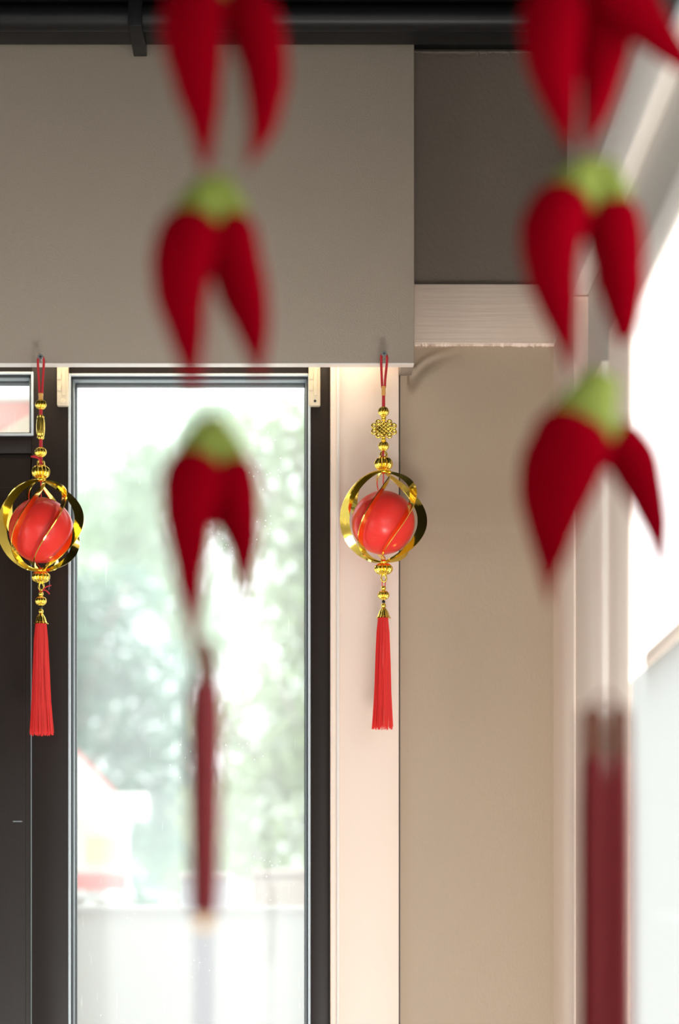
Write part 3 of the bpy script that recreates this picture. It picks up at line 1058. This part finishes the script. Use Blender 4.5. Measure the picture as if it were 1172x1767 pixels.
obj('yellow_panel', box(NB(), X(150, YS), X(204, YS), YS + 0.008, YS + 0.019, Z(1490, YS), Z(1445, YS)), M['yellow_cloth'], t)
obj('red_hem', box(NB(), X(-140, YS), X(219, YS), YS, YS + 0.018, Z(1536, YS), Z(1508, YS), 0.004), M['red_cloth'], t, 30, label='red hem')
for px_ in (-120, 190):
    b = NB()
    tube(b, [Vector((X(px_, YS), YS + 0.45, -0.13)), Vector((X(px_, YS), YS + 0.45, Z(1380, YS)))], 0.016, 10)
    obj('post', b, M['white_trim'], t, 40)

# hanging banner outside the transom window
YN = 5.3
t = thing('banner', P(-20, 700, YN), 'coral and cream cloth banner hanging outside the small transom window', 'banner')
b = NB()
vs = [b.verts.new(p) for p in (P(-300, 690, YN), P(75, 690, YN), P(75, 735, YN), P(-40, 800, YN), P(-300, 800, YN))]
r = bmesh.ops.extrude_face_region(b, geom=[b.faces.new(vs)])
bmesh.ops.translate(b, verts=[v for v in r['geom'] if isinstance(v, bmesh.types.BMVert)], vec=(0, 0.004, 0))
bmesh.ops.recalc_face_normals(b, faces=b.faces)
obj('coral_field', b, M['banner'], t)
b = NB()
vs = [b.verts.new(p) for p in (P(75, 712, YN - 0.004), P(45, 718, YN - 0.004), P(-20, 758, YN - 0.004), P(-60, 800, YN - 0.004), P(75, 800, YN - 0.004))]
r = bmesh.ops.extrude_face_region(b, geom=[b.faces.new(vs)])
bmesh.ops.translate(b, verts=[v for v in r['geom'] if isinstance(v, bmesh.types.BMVert)], vec=(0, 0.003, 0))
bmesh.ops.recalc_face_normals(b, faces=b.faces)
obj('cream_corner', b, M['banner_cream'], t, label='cream lower corner')
b = NB()
tube(b, [P(-320, 688, YN), P(90, 688, YN)], 0.008, 8)
obj('pole', b, M['white_trim'], t, 40)
for px_ in (-300, 80):
    b = NB()
    tube(b, [P(px_, 688, YN), Vector((X(px_, YN), YN, 4.2))], 0.003, 6)
    obj('hanging_cord', b, M['white_trim'], t)
b = NB()
tube(b, [Vector((X(-340, YN), YN, -0.13)), Vector((X(-340, YN), YN, 4.25))], 0.03, 10)
tube(b, [Vector((X(-345, YN), YN, 4.2)), Vector((X(100, YN), YN, 4.2))], 0.02, 10)
obj('post', b, M['white_trim'], t, 40)


def tree(label, Y, trunk_px, clumps, material, n, seed, leaf=0.055):
    rr = random.Random(seed)
    bx = X(trunk_px, Y)
    t = thing('tree', (bx, Y, -0.13), label, 'tree', 'trees beyond the garden wall')
    b = NB()
    ztop_ = max(Z(c[1], Y) for c in clumps)
    tube(b, catmull([(bx, Y, -0.13), (bx + 0.03, Y, 1.0), (bx - 0.02, Y + 0.1, 2.0), (bx, Y + 0.1, ztop_)], 14),
         [0.09 - 0.07*i/14 for i in range(15)], 10)
    obj('trunk', b, M['bark'], t, 50)
    b = NB()
    for (cx, cy, r, w) in clumps:
        c = P(cx, cy, Y)
        c.y += rr.uniform(-0.25, 0.25)
        p0 = Vector((bx, Y + 0.1, max(0.9, c.z - 0.5)))
        tube(b, [p0, (p0 + c)/2 + Vector((0, 0, 0.05)), c], [0.022, 0.014, 0.006], 6)
    obj('branches', b, M['bark'], t, 50, kind='stuff')
    b = NB()
    tot = sum(c[2]**2*c[3] for c in clumps)
    for (cx, cy, r, w) in clumps:
        c = P(cx, cy, Y)
        R = r*Y/F
        for k in range(int(n*r*r*w/tot)):
            while True:
                v = Vector((rr.uniform(-1, 1), rr.uniform(-1, 1), rr.uniform(-1, 1)))
                if v.length <= 1: break
            p = c + v*R
            L = leaf*rr.uniform(0.6, 1.2)
            a = Vector((rr.uniform(-1, 1), rr.uniform(-1, 1), rr.uniform(-1.2, 0.2))).normalized()
            s_ = a.cross(Vector((rr.uniform(-1, 1), rr.uniform(-1, 1), rr.uniform(-1, 1)))).normalized()
            q = [p, p + a*L*0.5 + s_*L*0.26, p + a*L, p + a*L*0.5 - s_*L*0.26]
            b.faces.new([b.verts.new(z) for z in q])
    obj('foliage', b, material, t, kind='stuff')
    return t


tree('pale green loose crowned tree behind the garden wall, filling the right of the glass', 9.0, 560, [
    (420, 800, 90, .8), (500, 760, 80, .6), (520, 900, 80, .9), (460, 980, 60, .5), (520, 1060, 80, 1), (480, 1180, 60, 1.0), (520, 1290, 80, 1),
    (440, 1330, 70, 1), (380, 1240, 50, .8), (520, 1420, 80, 1), (440, 1470, 60, 1), (360, 1400, 60, .9), (620, 1000, 140, 1), (640, 1300, 150, 1), (640, 760, 120, 1)],
    M['leaf_c'], 9000, 31)
tree('blue green dense tree behind the garden wall, filling the left of the glass', 10.0, 120, [
    (180, 1130, 75, 1.3), (200, 1230, 75, 1.3), (230, 1330, 60, 1.2), (280, 1160, 70, .9), (300, 1260, 70, .8), (150, 1040, 60, 1.0), (230, 1020, 60, .8),
    (40, 1100, 140, 1), (30, 1300, 140, 1), (260, 1430, 70, 1.0), (320, 1370, 60, .9)],
    M['leaf_b'], 7000, 32)
tree('tall light green tree rising behind the other two trees, top centre of the glass', 12.0, 330, [
    (190, 880, 80, .8), (250, 800, 60, .7), (280, 900, 80, .8), (370, 745, 55, 1.6), (330, 820, 70, .8), (300, 1000, 80, .7), (420, 900, 60, .6), (180, 960, 70, .8), (350, 1090, 70, .8), (300, 1480, 90, 1), (380, 1420, 80, 1)],
    M['leaf_a'], 8000, 33)

# a low bush behind the wall
t = thing('bush', (X(240, 7.2), 7.2, -0.13), 'low dark teal bush behind the garden wall, right of the stall', 'bush')
b = NB()
rr = random.Random(5)
for k in range(14):
    a = rr.uniform(0, 2*PI)
    tube(b, [Vector((X(240, 7.2), 7.2, -0.13)), Vector((X(240, 7.2) + 0.1*math.cos(a), 7.2 + 0.1*math.sin(a), 1.1)),
             Vector((X(240, 7.2) + 0.14*math.cos(a), 7.2 + 0.14*math.sin(a), 1.75))], 0.008, 5)
obj('stems', b, M['bark'], t, kind='stuff')
b = NB()
for k in range(1500):
    c = Vector((X(240, 7.2), 7.2, 1.2))
    while True:
        v = Vector((rr.uniform(-1, 1), rr.uniform(-1, 1), rr.uniform(-1, 1)))
        if v.length <= 1: break
    p = c + Vector((v.x*0.13, v.y*0.2, v.z*0.62))
    L = 0.06*rr.uniform(0.6, 1.2)
    a = Vector((rr.uniform(-1, 1), rr.uniform(-1, 1), rr.uniform(-0.5, 1))).normalized()
    s_ = a.cross(Vector((rr.uniform(-1, 1), rr.uniform(-1, 1), rr.uniform(-1, 1)))).normalized()
    b.faces.new([b.verts.new(z) for z in (p, p + a*L*0.5 + s_*L*0.26, p + a*L, p + a*L*0.5 - s_*L*0.26)])
obj('foliage', b, M['leaf_b'], t, kind='stuff')
